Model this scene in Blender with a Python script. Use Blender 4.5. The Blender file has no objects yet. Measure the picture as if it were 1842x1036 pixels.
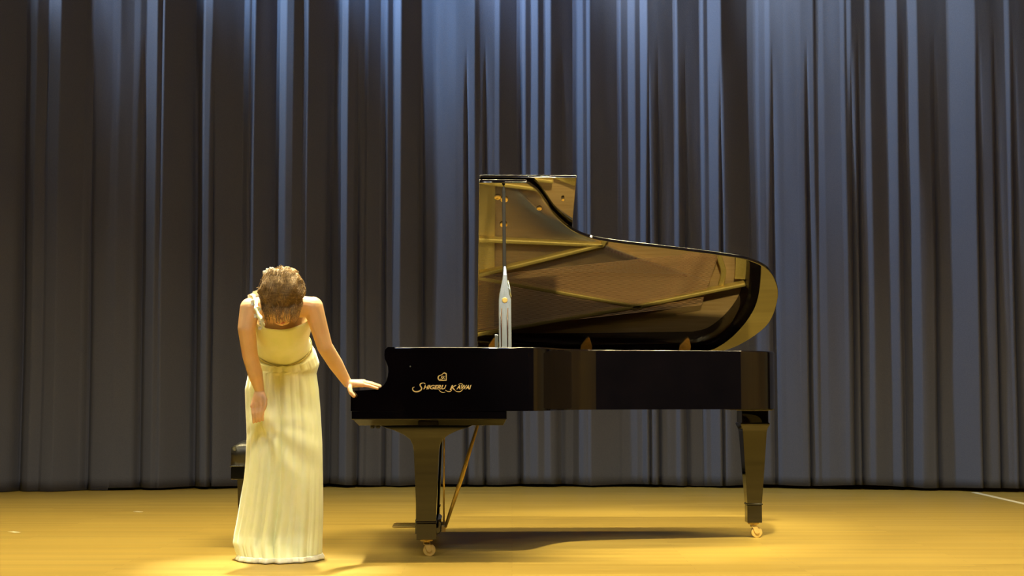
import bpy, bmesh, math, random
from mathutils import Vector, Matrix, Quaternion, noise

# ------------------------------------------------------------------ camera
F = 2760.0                       # focal length in pixels of the 1842 wide frame
PITCH = math.atan(182 / F)
CAM = Vector((0, -7.2, .802))
scene = bpy.context.scene
COL = scene.collection
cam_d = bpy.data.cameras.new('camera')
cam_d.sensor_width = 36.0
cam_d.lens = F / 1842 * 36
cam_d.clip_end = 100
cam = bpy.data.objects.new('camera', cam_d)
cam.location = CAM
cam.rotation_euler = (math.pi / 2 + PITCH, 0, 0)
COL.objects.link(cam)
scene.camera = cam

# ------------------------------------------------------------------ world, exposure, lights
world = bpy.data.worlds.new('world')
scene.world = world
world.use_nodes = True
world.node_tree.nodes['Background'].inputs[0].default_value = (.55, .60, .78, 1)
world.node_tree.nodes['Background'].inputs[1].default_value = .10
scene.view_settings.view_transform = 'Standard'
scene.view_settings.look = 'None'
scene.view_settings.exposure = 0.0
scene.view_settings.gamma = 1.0
scene.view_settings.use_curve_mapping = False


def light(kind, name, loc, target, power, color, size=.3, spot=60, blend=.6, size_y=None):
    d = bpy.data.lights.new(name, kind)
    d.energy = power
    d.color = color
    if kind == 'AREA':
        d.size = size
        if size_y:
            d.shape = 'RECTANGLE'
            d.size_y = size_y
    if kind == 'SPOT':
        d.spot_size = math.radians(spot)
        d.spot_blend = blend
        d.shadow_soft_size = size
    if kind == 'POINT':
        d.shadow_soft_size = size
    o = bpy.data.objects.new(name, d)
    o.location = loc
    v = Vector(target) - Vector(loc)
    o.rotation_euler = v.to_track_quat('-Z', 'Y').to_euler()
    COL.objects.link(o)
    return o


WARM = (1.0, .83, .44)
# overhead batten of warm stage lamps, almost straight down, a little in front of and behind the players
for x in (-4.6, -2.9, -1.15, .6, 2.3, 4.0):
    light('SPOT', 'stage_lamp', (x, 1.5, 6.4), (x, .7, 0), 250, WARM, size=.12, spot=80, blend=.9)
for x in (-3.6, -1.2, 1.2, 3.6):
    light('SPOT', 'front_lamp', (x, -4.6, 6.3), (x * .8, .3, .3), 285, (1, .86, .52), size=.15, spot=56, blend=.9)
bt = light('AREA', 'stage_batten', (0, .2, 6.7), (0, .2, 0), 390, WARM, size=9.5, size_y=.12)
bt.data.spread = math.radians(95)
# bright key on the performer and the open piano
light('SPOT', 'key_lamp', (-1.25, .95, 6.3), (-1.1, -.02, 1.0), 4300, (1, .96, .78), size=.10, spot=12.5, blend=.8)
light('SPOT', 'wall_reflection_fill', (4.8, -3.2, 6.6), (7, -2.6, 1.4), 1700, (1, .86, .42), size=.15, spot=54, blend=.8)  # added fill on the unseen side wall, for warm reflections in the bentside
light('SPOT', 'piano_lamp', (.6, -4.0, 6.7), (.7, .72, .95), 5600, (1, .86, .50), size=.12, spot=19, blend=.8)
# added dim cool fill from over the hall, lifts the curtain's dark folds
for hx_ in (-1.2, 1.2):
    light('AREA', 'cool_hall_fill', (hx_, -7.5, 7.1), (hx_, -3.5, 0), 165, (.62, .72, 1.0), size=1.2)
# cool lamps on the batten over the curtain
COOL = [(-5.0, (.75, .92, 1.0), 210), (-4.0, (.72, .90, 1.0), 260), (-2.9, (.55, .75, 1.0), 250), (-1.6, (.40, .66, 1.0), 240),
        (-.5, (.36, .62, 1.0), 270), (.6, (.45, .66, 1.0), 190), (1.6, (.65, .82, 1.0), 165), (2.7, (.7, .85, .95), 105), (3.8, (.7, .85, .95), 58)]
for x, c, pw in COOL:
    light('SPOT', 'curtain_lamp', (x - 1.25, 4.85 - .045 * x * x, 4.75), (x + .30, 5.5 - .045 * x * x, 4.0), pw * .74, c, size=.07, spot=88, blend=.9)


# ------------------------------------------------------------------ helpers
def ray(px, py):
    u = (px - 921) / F
    v = (518 - py) / F
    return Vector((u, math.cos(PITCH) - v * math.sin(PITCH), math.sin(PITCH) + v * math.cos(PITCH)))


def at(px, py, Y):
    r = ray(px, py)
    return CAM + r * ((Y - CAM.y) / r.y)


def node_mat(name, color, rough=.5, metal=0.0, ior=1.5, sheen=0, coat=0, spec=.5, sub=0, transl=0):
    m = bpy.data.materials.new(name)
    m.use_nodes = True
    b = m.node_tree.nodes['Principled BSDF']
    b.inputs['Base Color'].default_value = (*color, 1)
    b.inputs['Roughness'].default_value = rough
    b.inputs['Metallic'].default_value = metal
    b.inputs['IOR'].default_value = ior
    b.inputs['Specular IOR Level'].default_value = spec
    if sheen:
        b.inputs['Sheen Weight'].default_value = sheen
        b.inputs['Sheen Roughness'].default_value = .4
    if coat:
        b.inputs['Coat Weight'].default_value = coat
        b.inputs['Coat Roughness'].default_value = .05
    if sub:
        b.inputs['Subsurface Weight'].default_value = sub
        b.inputs['Subsurface Radius'].default_value = (.02, .008, .004)
        b.inputs['Subsurface Scale'].default_value = 1.0
    return m


def add_noise(m, scale, c1, c2, stretch=(1, 1, 1), bump=0.0, detail=4, bump_scale=None, rough=None):
    nt = m.node_tree
    b = nt.nodes['Principled BSDF']
    tc = nt.nodes.new('ShaderNodeTexCoord')
    mp = nt.nodes.new('ShaderNodeMapping')
    mp.inputs['Scale'].default_value = stretch
    n = nt.nodes.new('ShaderNodeTexNoise')
    n.inputs['Scale'].default_value = scale
    n.inputs['Detail'].default_value = detail
    r = nt.nodes.new('ShaderNodeValToRGB')
    r.color_ramp.elements[0].position = .3
    r.color_ramp.elements[1].position = .7
    r.color_ramp.elements[0].color = (*c1, 1)
    r.color_ramp.elements[1].color = (*c2, 1)
    nt.links.new(tc.outputs['Object'], mp.inputs[0])
    nt.links.new(mp.outputs[0], n.inputs['Vector'])
    nt.links.new(n.outputs[0], r.inputs[0])
    nt.links.new(r.outputs[0], b.inputs['Base Color'])
    if bump:
        n2 = nt.nodes.new('ShaderNodeTexNoise')
        n2.inputs['Scale'].default_value = bump_scale or scale
        nt.links.new(mp.outputs[0], n2.inputs['Vector'])
        bp = nt.nodes.new('ShaderNodeBump')
        bp.inputs['Strength'].default_value = bump
        bp.inputs['Distance'].default_value = .004
        nt.links.new(n2.outputs[0], bp.inputs['Height'])
        nt.links.new(bp.outputs[0], b.inputs['Normal'])
    return m


M = {}
M['black'] = add_noise(node_mat('black_lacquer', (.002, .002, .003), rough=.03, ior=1.7), 6, (.0018, .0016, .0026), (.0028, .0022, .0034))
M['lid_black'] = add_noise(node_mat('lid_lacquer', (.002, .002, .003), rough=.03, ior=2.1), 6, (.0018, .0016, .0026), (.0028, .0022, .0034))
M['satin'] = add_noise(node_mat('satin_black', (.01, .01, .01), rough=.35), 30, (.008, .008, .008), (.014, .013, .012))
M['matt'] = node_mat('matt_black', (.006, .005, .005), rough=.6, spec=.15)
M['brass'] = add_noise(node_mat('brass', (.8, .58, .2), rough=.42, metal=.6), 40, (.74, .53, .15), (.84, .62, .22))
M['plate'] = add_noise(node_mat('bronze_plate', (.78, .56, .12), rough=.42, metal=.35), 120, (.74, .52, .10), (.84, .62, .16), bump=.15)
M['board'] = add_noise(node_mat('spruce', (.62, .40, .15), rough=.35, coat=.4), 5, (.55, .34, .11), (.70, .46, .18), stretch=(1, 22, 1))
M['copper'] = node_mat('copper_string', (.66, .38, .14), rough=.35, metal=.9)
M['steel'] = node_mat('steel_string', (.7, .68, .62), rough=.3, metal=.9)
M['felt'] = add_noise(node_mat('felt', (.3, .04, .03), rough=.95), 90, (.25, .03, .02), (.36, .05, .04))
M['ivory'] = add_noise(node_mat('key_white', (.85, .83, .76), rough=.15), 3, (.84, .82, .75), (.88, .86, .8))
M['gold'] = node_mat('gold_leaf', (.95, .72, .30), rough=.38, metal=.25)
M['steelbar'] = add_noise(node_mat('polished_steel', (.62, .66, .62), rough=.18, metal=.85), 12, (.55, .6, .56), (.7, .73, .7), stretch=(8, 8, 1))
M['rosewood'] = add_noise(node_mat('dark_wood', (.05, .02, .012), rough=.25), 8, (.04, .014, .01), (.07, .03, .015), stretch=(1, 10, 10))
M['leather'] = add_noise(node_mat('black_leather', (.02, .02, .02), rough=.32), 60, (.016, .016, .016), (.028, .027, .025), bump=.3)
M['skin'] = add_noise(node_mat('skin', (.8, .5, .26), rough=.48, sub=.12), 14, (.77, .47, .23), (.85, .54, .29))
M['lip'] = add_noise(node_mat('lip', (.55, .12, .10), rough=.4), 30, (.5, .1, .09), (.6, .15, .12))
M['hair'] = add_noise(node_mat('brown_hair', (.16, .085, .03), rough=.4), 40, (.19, .11, .04), (.44, .28, .11), stretch=(1, 1, 3), bump=.5)
M['dress'] = add_noise(node_mat('chiffon', (.92, .94, .56), rough=.62, sheen=.4), 25, (.91, .95, .56), (.95, .97, .64))
M['satin_sash'] = add_noise(node_mat('satin_sash', (.70, .62, .25), rough=.4), 30, (.66, .58, .22), (.74, .66, .3))
M['petal'] = add_noise(node_mat('petal', (.95, .92, .75), rough=.5), 30, (.92, .88, .68), (.97, .95, .82))
M['pearl'] = add_noise(node_mat('pearl', (.95, .93, .85), rough=.15), 10, (.93, .9, .82), (.97, .96, .9))
M['tape'] = add_noise(node_mat('tape', (.8, .72, .5), rough=.6), 30, (.76, .68, .46), (.84, .76, .55))
M['wall'] = add_noise(node_mat('dark_wall', (.012, .011, .012), rough=1.0, spec=0), 3, (.009, .008, .010), (.014, .012, .013))
M['ceiling'] = add_noise(node_mat('ceiling_paint', (.04, .04, .04), rough=.95), 3, (.03, .03, .03), (.05, .05, .05))
M['woodwall'] = add_noise(node_mat('wood_wall', (.40, .24, .08), rough=.6), 2, (.34, .23, .06), (.42, .28, .08), stretch=(1, 6, .6))
M['curtain'] = add_noise(node_mat('curtain_cloth', (.08, .077, .085), rough=.95), 150, (.092, .095, .125), (.110, .113, .146), bump=.25)
M['hem_shade'] = node_mat('hem_shade_dark', (.02, .008, .008), rough=.95)  # near-black maroon standing in for the shade beneath the curtain


def floor_material():
    m = node_mat('stage_boards', (.5, .3, .1), rough=.4, spec=.3)
    nt = m.node_tree
    b = nt.nodes['Principled BSDF']
    tc = nt.nodes.new('ShaderNodeTexCoord')
    br = nt.nodes.new('ShaderNodeTexBrick')
    br.offset = .37
    br.inputs['Color1'].default_value = (.44, .31, .07, 1)
    br.inputs['Color2'].default_value = (.365, .25, .052, 1)
    br.inputs['Mortar'].default_value = (.29, .185, .038, 1)
    br.inputs['Scale'].default_value = 1
    br.inputs['Mortar Size'].default_value = .0012
    br.inputs['Mortar Smooth'].default_value = .4
    br.inputs['Bias'].default_value = 0
    br.inputs['Brick Width'].default_value = 1.3
    br.inputs['Row Height'].default_value = .075
    nt.links.new(tc.outputs['Object'], br.inputs['Vector'])
    mp = nt.nodes.new('ShaderNodeMapping')
    mp.inputs['Scale'].default_value = (.6, 9, 1)
    nt.links.new(tc.outputs['Object'], mp.inputs[0])
    n = nt.nodes.new('ShaderNodeTexNoise')
    n.inputs['Scale'].default_value = 3
    n.inputs['Detail'].default_value = 6
    nt.links.new(mp.outputs[0], n.inputs['Vector'])
    mx = nt.nodes.new('ShaderNodeMix')
    mx.data_type = 'RGBA'
    mx.blend_type = 'MULTIPLY'
    mx.inputs[0].default_value = .6
    cr = nt.nodes.new('ShaderNodeValToRGB')
    cr.color_ramp.elements[0].position = .3
    cr.color_ramp.elements[0].color = (.72, .70, .64, 1)
    cr.color_ramp.elements[1].position = .72
    cr.color_ramp.elements[1].color = (1.1, 1.08, 1.0, 1)
    nt.links.new(n.outputs[0], cr.inputs[0])
    nt.links.new(br.outputs[0], mx.inputs[6])
    nt.links.new(cr.outputs[0], mx.inputs[7])
    nt.links.new(mx.outputs[2], b.inputs['Base Color'])
    mr = nt.nodes.new('ShaderNodeMapRange')
    mr.inputs[3].default_value = .34
    mr.inputs[4].default_value = .48
    nt.links.new(n.outputs[0], mr.inputs[0])
    nt.links.new(mr.outputs[0], b.inputs['Roughness'])
    return m


M['floor'] = floor_material()


def link(name, me, mat=None, parent=None, smooth=False):
    o = bpy.data.objects.new(name, me)
    if mat is not None:
        me.materials.append(M[mat] if isinstance(mat, str) else mat)
    if smooth:
        for p in me.polygons:
            p.use_smooth = True
    COL.objects.link(o)
    if parent is not None:
        o.parent = parent
    return o


def obj(name, bm, mat, parent=None, smooth=False, bevel=0, seg=2, angle=35):
    me = bpy.data.meshes.new(name)
    bmesh.ops.recalc_face_normals(bm, faces=bm.faces)
    bm.to_mesh(me)
    bm.free()
    o = link(name, me, mat, parent, smooth)
    if bevel:
        md = o.modifiers.new('bevel', 'BEVEL')
        md.width = bevel
        md.segments = seg
        md.limit_method = 'ANGLE'
        md.angle_limit = math.radians(angle)
        if mat in ('black', 'lid_black'):
            md.harden_normals = True
            for p in me.polygons: p.use_smooth = True
    return o


def tag(o, label=None, cat=None, group=None, kind=None):
    if label: o['label'] = label
    if cat: o['category'] = cat
    if group: o['group'] = group
    if kind: o['kind'] = kind
    return o


def empty(name, loc=(0, 0, 0), rz=0):
    o = bpy.data.objects.new(name, None)
    o.location = loc
    o.rotation_euler = (0, 0, rz)
    o.empty_display_size = .1
    COL.objects.link(o)
    return o


def box(bm, x0, x1, y0, y1, z0, z1):
    vs = [bm.verts.new((x, y, z)) for x in (x0, x1) for y in (y0, y1) for z in (z0, z1)]
    for f in ((0, 1, 3, 2), (4, 6, 7, 5), (0, 4, 5, 1), (2, 3, 7, 6), (0, 2, 6, 4), (1, 5, 7, 3)):
        bm.faces.new([vs[i] for i in f])
    return vs


def tube(bm, pts, rad, seg=10, caps=True):
    pts = [Vector(p) for p in pts]
    if not isinstance(rad, (list, tuple)):
        rad = [rad] * len(pts)
    rings = []
    ref = None
    for i, p in enumerate(pts):
        a = pts[max(i - 1, 0)]
        b = pts[min(i + 1, len(pts) - 1)]
        t = (b - a).normalized()
        if ref is None:
            ref = Vector((0, 0, 1)) if abs(t.z) < .9 else Vector((1, 0, 0))
        n = (ref - t * ref.dot(t)).normalized()
        ref = n
        bn = t.cross(n)
        rings.append([bm.verts.new(p + (n * math.cos(k / seg * 2 * math.pi) + bn * math.sin(k / seg * 2 * math.pi)) * rad[i]) for k in range(seg)])
    for i in range(len(rings) - 1):
        for k in range(seg):
            bm.faces.new((rings[i][k], rings[i][(k + 1) % seg], rings[i + 1][(k + 1) % seg], rings[i + 1][k]))
    if caps:
        bm.faces.new(rings[0][::-1])
        bm.faces.new(rings[-1])


def prism(bm, outline, z0, z1, axis='z'):
    """extrude a 2D outline; axis z: (x,y); axis y: outline is (x,z)"""
    def P(a, b, h):
        if axis == 'z': return (a, b, h)
        if axis == 'y': return (a, h, b)
        return (h, a, b)
    lo = [bm.verts.new(P(a, b, z0)) for a, b in outline]
    hi = [bm.verts.new(P(a, b, z1)) for a, b in outline]
    n = len(outline)
    bm.faces.new(lo)
    bm.faces.new(hi[::-1])
    for i in range(n):
        bm.faces.new((lo[i], hi[i], hi[(i + 1) % n], lo[(i + 1) % n]))


def catmull(pts, n=6, closed=False):
    out = []
    N = len(pts)
    P = [Vector(p) for p in pts]
    for i in range(N - (0 if closed else 1)):
        p0 = P[(i - 1) % N] if (closed or i > 0) else P[0]
        p1 = P[i]
        p2 = P[(i + 1) % N]
        p3 = P[(i + 2) % N] if (closed or i + 2 < N) else P[-1]
        for k in range(n):
            t = k / n
            out.append(.5 * ((2 * p1) + (p2 - p0) * t + (2 * p0 - 5 * p1 + 4 * p2 - p3) * t * t + (3 * p1 - p0 - 3 * p2 + p3) * t ** 3))
    if not closed:
        out.append(P[-1])
    return out


def offset_path(pts, d):
    """offset an open 2D path to its left by d"""
    out = []
    for i, p in enumerate(pts):
        a = pts[max(i - 1, 0)]
        b = pts[min(i + 1, len(pts) - 1)]
        t = (b - a).normalized()
        out.append(Vector((p.x - t.y * d, p.y + t.x * d)))
    return out


# ------------------------------------------------------------------ room
def slab(name, x0, x1, y0, y1, z0, z1, mat):
    bm = bmesh.new()
    box(bm, x0, x1, y0, y1, z0, z1)
    return tag(obj(name, bm, mat), kind='structure')


slab('floor', -7, 7, -15, 7.2, -.12, 0, 'floor')
slab('wall_back', -7, 7, 6.9, 7.1, 0, 7.2, 'wall')
slab('wall_front', -7, 7, -15, -14.8, 0, 7.2, 'wall')
slab('wall_left', -7.1, -6.9, -14.8, 6.9, 0, 7.2, 'wall')
slab('wall_right', 6.9, 7.1, -4.4, 6.9, 0, 7.2, 'woodwall')
slab('wall_right', 6.9, 7.1, -14.8, -4.4, 0, 7.2, 'wall')
slab('ceiling', -7, 7, -15, 7.1, 7.2, 7.35, 'ceiling')

# ------------------------------------------------------------------ curtain
# folds read left to right: (start px, end px, how far the face turns to the lamps)
SEG = [(-260, -200, .0), (-200, -180, .6), (-180, -120, .05), (-120, -95, .5), (-95, -40, .0), (-40, -25, .5), (-25, 40, .0),
       (40, 66, .55), (66, 84, .1), (84, 89, .8), (89, 112, .5), (112, 150, .05), (150, 168, .5), (168, 200, .3), (200, 216, .36), (216, 240, .24),
       (240, 252, .34), (252, 264, .22), (264, 286, .62), (286, 293, .05), (293, 299, .8), (299, 349, .0), (349, 366, .75), (366, 371, .9),
       (371, 385, .25), (385, 437, .02), (437, 447, .4), (447, 452, .1), (452, 458, .75), (458, 495, .03), (495, 517, .85), (517, 530, .2), (530, 544, .05),
       (544, 556, .35), (556, 600, .02), (600, 611, .5), (611, 627, .75), (627, 657, .03), (657, 662, .55), (662, 684, .05), (684, 697, .5),
       (697, 707, .05), (707, 722, .75), (722, 757, .02), (757, 774, .36), (774, 784, .48), (784, 820, .38), (820, 855, .34), (855, 861, .12), (861, 890, .2),
       (890, 899, .45), (899, 930, .04), (930, 945, .7), (945, 955, .08), (955, 968, .55), (968, 979, .05), (979, 990, .6), (990, 1031, .04),
       (1031, 1049, .65), (1049, 1056, .15), (1056, 1061, .8), (1061, 1111, .04), (1111, 1118, .45), (1118, 1131, .08), (1131, 1143, .42), (1143, 1153, .05),
       (1153, 1164, .8), (1164, 1213, .03), (1213, 1219, .6), (1219, 1261, .03), (1261, 1267, .85), (1267, 1275, .1), (1275, 1297, .6), (1297, 1348, .02),
       (1348, 1367, .62), (1367, 1378, .3), (1378, 1385, .75), (1385, 1410, .26), (1410, 1440, .32), (1440, 1464, .26), (1464, 1469, .0), (1469, 1482, .42),
       (1482, 1512, .18), (1512, 1519, .45), (1519, 1524, .1), (1524, 1530, .45), (1530, 1557, .06), (1557, 1566, .42), (1566, 1596, .04), (1596, 1614, .58),
       (1614, 1635, .02), (1635, 1649, .58), (1649, 1708, .02), (1708, 1752, .44), (1752, 1811, .03), (1811, 1817, .5), (1817, 1870, .02),
       (1870, 1890, .6), (1890, 1950, .05), (1950, 1975, .5), (1975, 2040, .05), (2040, 2060, .5), (2060, 2120, .0)]


def curtain_Y(x):
    return 5.5 - .045 * x * x


def build_curtain():
    dx = .005
    xs = []
    sl = []
    def cx_(px, py=170):
        x_ = at(px, py, 5.4).x
        for _ in range(6):
            x_ = at(px, py, curtain_Y(x_)).x
        return x_
    X = cx_(SEG[0][0])
    Xend = cx_(SEG[-1][1])
    edges = [(cx_(a), cx_(b), v) for a, b, v in SEG]
    # deep creases that show in the lower half, with widths
    crease = [(cx_(p, 760), w) for p, w in ((27, .030), (152, .030), (248, .026), (345, .020), (378, .012), (588, .02), (640, .018), (688, .016), (757, .022), (838, .014), (872, .012),
                                            (935, .016), (1010, .036), (1168, .014), (1186, .016), (1236, .026), (1300, .014), (1395, .030), (1458, .012), (1538, .018), (1552, .012), (1632, .032), (1692, .02), (1768, .018), (1800, .012), (1835, .02))]
    i = 0
    while X < Xend:
        while X > edges[i][1] and i < len(edges) - 1:
            i += 1
        xs.append(X)
        v = edges[i][2]
        if .18 <= v <= .4: v += .11
        sl.append(.95 - 2.5 * v)
        X += dx
    n = len(xs)
    # soften the creases
    def blur(a, w):
        out = []
        c = [0]
        for v in a: c.append(c[-1] + v)
        for k in range(len(a)):
            lo = max(0, k - w)
            hi = min(len(a), k + w + 1)
            out.append((c[hi] - c[lo]) / (hi - lo))
        return out
    sl = blur(sl, 1)
    g = [0]
    for v in sl[1:]:
        g.append(g[-1] + v * dx)
    base = blur(blur(g, 52), 52)
    g = [a - b for a, b in zip(g, base)]
    gs = blur(blur(g, 7), 7)
    H = 6.6
    rows = 64
    zs = [H * (k / (rows - 1)) for k in range(rows)]
    verts = []
    for j, z in enumerate(zs):
        f = z / H
        for k, x in enumerate(xs):
            low = 1 - min(1, f * 1.8)
            d = g[k] * (.62 + .38 * (1 - low)) + gs[k] * .45 * low
            if low > 0:
                for c_, w_ in crease:
                    if abs(x - c_) < .2:
                        u_ = (x - c_) / w_
                        # steep on one side, easing back over the panel beside it
                        d += min(1, low * 1.8) * (.060 * math.exp(-u_ * u_) + (.030 * math.exp(-(u_ / 4.0) ** 2) if u_ > 0 else 0))
            # slow sway of the folds with height and small wrinkles
            sway = .015 * max(0, -x - 3.0) + .012 * noise.noise(Vector((x * 1.1, z * .45, 3.1))) + .008 * noise.noise(Vector((x * 5, z * .8, 7)))
            y = curtain_Y(x) + d + .02 * noise.noise(Vector((x * 1.7, z * .6, 9)))
            y += .006 * noise.noise(Vector((x * 9, z * 1.6 + x * 2, 1.5)))
            gap = .020 + .010 * noise.noise(Vector((x * 1.6, 0, 5))) + .004 * math.sin(x * 7.3)
            if x < -3.2: gap = max(.002, gap - .03)
            if x > 2.0: gap += .010
            zz = z if j else max(.004, gap)
            verts.append((x + sway * (2.2 * f - 1.0), y, zz))
    faces = []
    for j in range(rows - 1):
        for k in range(n - 1):
            a = j * n + k
            faces.append((a, a + 1, a + n + 1, a + n))
    me = bpy.data.meshes.new('stage_curtain')
    me.from_pydata(verts, [], faces)
    o = link('stage_curtain', me, 'curtain', None, smooth=True)
    tag(o, 'wide dark blue-grey pleated stage curtain hanging behind the piano', 'curtain')
    md = o.modifiers.new('thickness', 'SOLIDIFY')
    md.thickness = .003
    md.offset = 1
    return o


build_curtain()
# dark sheet added behind the front curtain: shade under its hem, as colour
bm = bmesh.new()
n = 300
vs0 = []
vs1 = []
for k in range(n):
    x = -6.8 + 13.6 * k / (n - 1)
    y = 6.35 - .03 * x * x + .05 * math.sin(x * 9)
    vs0.append(bm.verts.new((x, y, .003)))
    vs1.append(bm.verts.new((x, y, 6.6)))
for k in range(n - 1):
    bm.faces.new((vs0[k], vs0[k + 1], vs1[k + 1], vs1[k]))
o = obj('hem_shade_sheet', bm, 'hem_shade', None, smooth=True)
md = o.modifiers.new('thickness', 'SOLIDIFY')
md.thickness = .004
tag(o, 'very dark maroon sheet added as the shade below the hem of the stage curtain', 'curtain')
# curtain track
bm = bmesh.new()
tube(bm, [(-6.8, curtain_Y(4.9) + .05, 6.67)] + [(x / 2, curtain_Y(x / 2) if abs(x / 2) < 4.9 else curtain_Y(4.9), 6.67) for x in range(-9, 10)] + [(6.8, curtain_Y(4.9) + .05, 6.67)], .03, 8)
tag(obj('curtain_track', bm, 'satin', None, True), 'dark curved curtain track above the stage curtain', 'track')

# ------------------------------------------------------------------ marks on the floor
def floor_strip(name, pts, w, label, cat):
    bm = bmesh.new()
    P = [Vector(p) for p in pts]
    a, b = P
    t = (b - a).normalized()
    nrm = Vector((-t.y, t.x, 0)) * w / 2
    prism(bm, [((a + nrm).x, (a + nrm).y), ((b + nrm).x, (b + nrm).y), ((b - nrm).x, (b - nrm).y), ((a - nrm).x, (a - nrm).y)], .0, .0012)
    return tag(obj(name, bm, 'tape'), label, cat)


def fl(px, py):
    r = ray(px, py)
    return CAM + r * (-CAM.z / r.z)


floor_strip('floor_tape', [fl(1752, 885.5), fl(1850, 908)], .05, 'pale tape line running across the boards at the right edge below the curtain', 'tape')
floor_strip('tape_mark', [fl(19, 956), fl(32, 958)], .035, 'small pale tape mark on the boards at far left', 'tape')
floor_strip('tape_mark', [fl(243, 920), fl(254, 921)], .03, 'small pale tape mark on the boards left of the dress, nearer the curtain', 'tape')

# ------------------------------------------------------------------ grand piano
W = 1.5
piano = empty('grand_piano', (-.755, 0, 0), math.radians(1.68))
tag(piano, 'black lacquered concert grand piano with raised lid and gold lettering', 'piano')
TOP = 1.0
BOT = .700

lid_curve = [(.83, 0.0), (.885, .055), (.940, .160), (.991, .262), (1.08, .374), (1.186, .440), (1.347, .482), (1.581, .523), (1.88, .582),
             (2.017, .622), (2.132, .702), (2.207, .852), (2.231, 1.008), (2.213, 1.215), (2.112, 1.385), (2.0, 1.478), (1.88, 1.5)]
sm = catmull([Vector(p) for p in lid_curve], 6)
# rim: straight treble side, bentside, tail and spine, a little inside the lid's edge
rim_curve = [(.80, 0.0), (.87, .02), (.935, .115), (.985, .235), (1.07, .372), (1.18, .452), (1.34, .498), (1.575, .540), (1.87, .598),
             (1.99, .636), (2.095, .712), (2.165, .855), (2.188, 1.008), (2.172, 1.205), (2.085, 1.362), (1.97, 1.465), (1.86, 1.5)]
rc = catmull([Vector(p) for p in rim_curve], 7)
path = [Vector((.205, 0)), Vector((.55, 0))] + rc + [Vector((1.2, W)), Vector((.205, W))]
inner = offset_path(path, .066)
# spine/treble straight bits must stay exact
for i, p in enumerate(path):
    if p.y == 0 and p.x < .8: inner[i] = Vector((p.x, .055))
    if p.y == W and p.x < 1.3: inner[i] = Vector((p.x, W - .055))
ARM = [(.205, TOP), (.172, TOP), (.158, .986), (.156, .962), (.158, .945), (.166, .928), (.173, .908), (.175, .885), (.172, .860), (.165, .838),
       (.153, .820), (.138, .808), (.118, .801), (.016, .795), (.0, .782), (.0, BOT), (.205, BOT)]
RR = .008
bm = bmesh.new()
cols = []
for p, q in zip(path, inner):
    d = (q - p)
    L = d.length
    d = d / L
    sec = [(0, BOT), (0, BOT + .002), (0, TOP - RR - .002)]
    for k in range(7):
        a_ = k / 6 * math.pi / 2
        sec.append((RR * (1 - math.cos(a_)), TOP - RR + RR * math.sin(a_)))
    sec += [(L - RR, TOP), (L - RR * .3, TOP - RR * .3), (L, TOP - RR), (L, BOT)]
    cols.append([bm.verts.new((p.x + d.x * u, p.y + d.y * u, z)) for u, z in sec])
m_ = len(cols[0])
for i in range(len(cols) - 1):
    for k in range(m_):
        bm.faces.new((cols[i][k], cols[i + 1][k], cols[i + 1][(k + 1) % m_], cols[i][(k + 1) % m_]))
bm.faces.new(cols[0])
bm.faces.new(cols[-1][::-1])
o = obj('rim', bm, 'black', piano, smooth=True)
o.data.set_sharp_from_angle(angle=math.radians(30))
for (y, yi) in ((0.0, .066), (W - .066, W)):
    bm = bmesh.new()
    prism(bm, ARM, y, yi, 'y')
    # the joint with the rim stays flush
    es = [e for e in bm.edges if len(e.link_faces) == 2 and e.calc_face_angle(0) > math.radians(50) and not (e.verts[0].co.x > .2 and e.verts[1].co.x > .2)]
    bmesh.ops.bevel(bm, geom=es, offset=.004, segments=3, profile=.5, affect='EDGES')
    o = obj('cheek', bm, 'black', piano, smooth=True)
    o.data.set_sharp_from_angle(angle=math.radians(22))

# keybed with chamfered underside
bm = bmesh.new()
box(bm, .004, .731, .003, W - .003, .660, BOT - .0005)
obj('keybed', bm, 'black', piano, bevel=.003)
bm = bmesh.new()
a = [(.012, .006), (.728, .006), (.728, W - .006), (.012, W - .006)]
b = [(.035, .045), (.715, .045), (.715, W - .045), (.035, W - .045)]
va = [bm.verts.new((x, y, .6595)) for x, y in a]
vb = [bm.verts.new((x, y, .632)) for x, y in b]
bm.faces.new(va)
bm.faces.new(vb[::-1])
for i in range(4):
    bm.faces.new((va[i], vb[i], vb[(i + 1) % 4], va[(i + 1) % 4]))
obj('keybed_moulding', bm, 'black', piano, bevel=.002)
# bottom beams and soundboard
ix0 = .62
inn = [p for p in inner if p.x >= ix0]
outl = [(ix0, .055)] + [(p.x, p.y) for p in inn] + [(ix0, W - .055)]
bm = bmesh.new()
prism(bm, outl, .825, .835)
obj('soundboard', bm, 'board', piano)
for (x0, y0, x1, y1) in ((.74, .3, 2.0, 1.1), (.74, .75, 2.0, 1.1), (.74, 1.2, 2.0, 1.1)):
    bm = bmesh.new()
    t = Vector((x1 - x0, y1 - y0)).normalized()
    nn = Vector((-t.y, t.x)) * .035
    prism(bm, [(x0 + nn.x, y0 + nn.y), (x1 + nn.x, y1 + nn.y), (x1 - nn.x, y1 - nn.y), (x0 - nn.x, y0 - nn.y)], .735, .824)
    obj('brace', bm, 'satin', piano)

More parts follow.
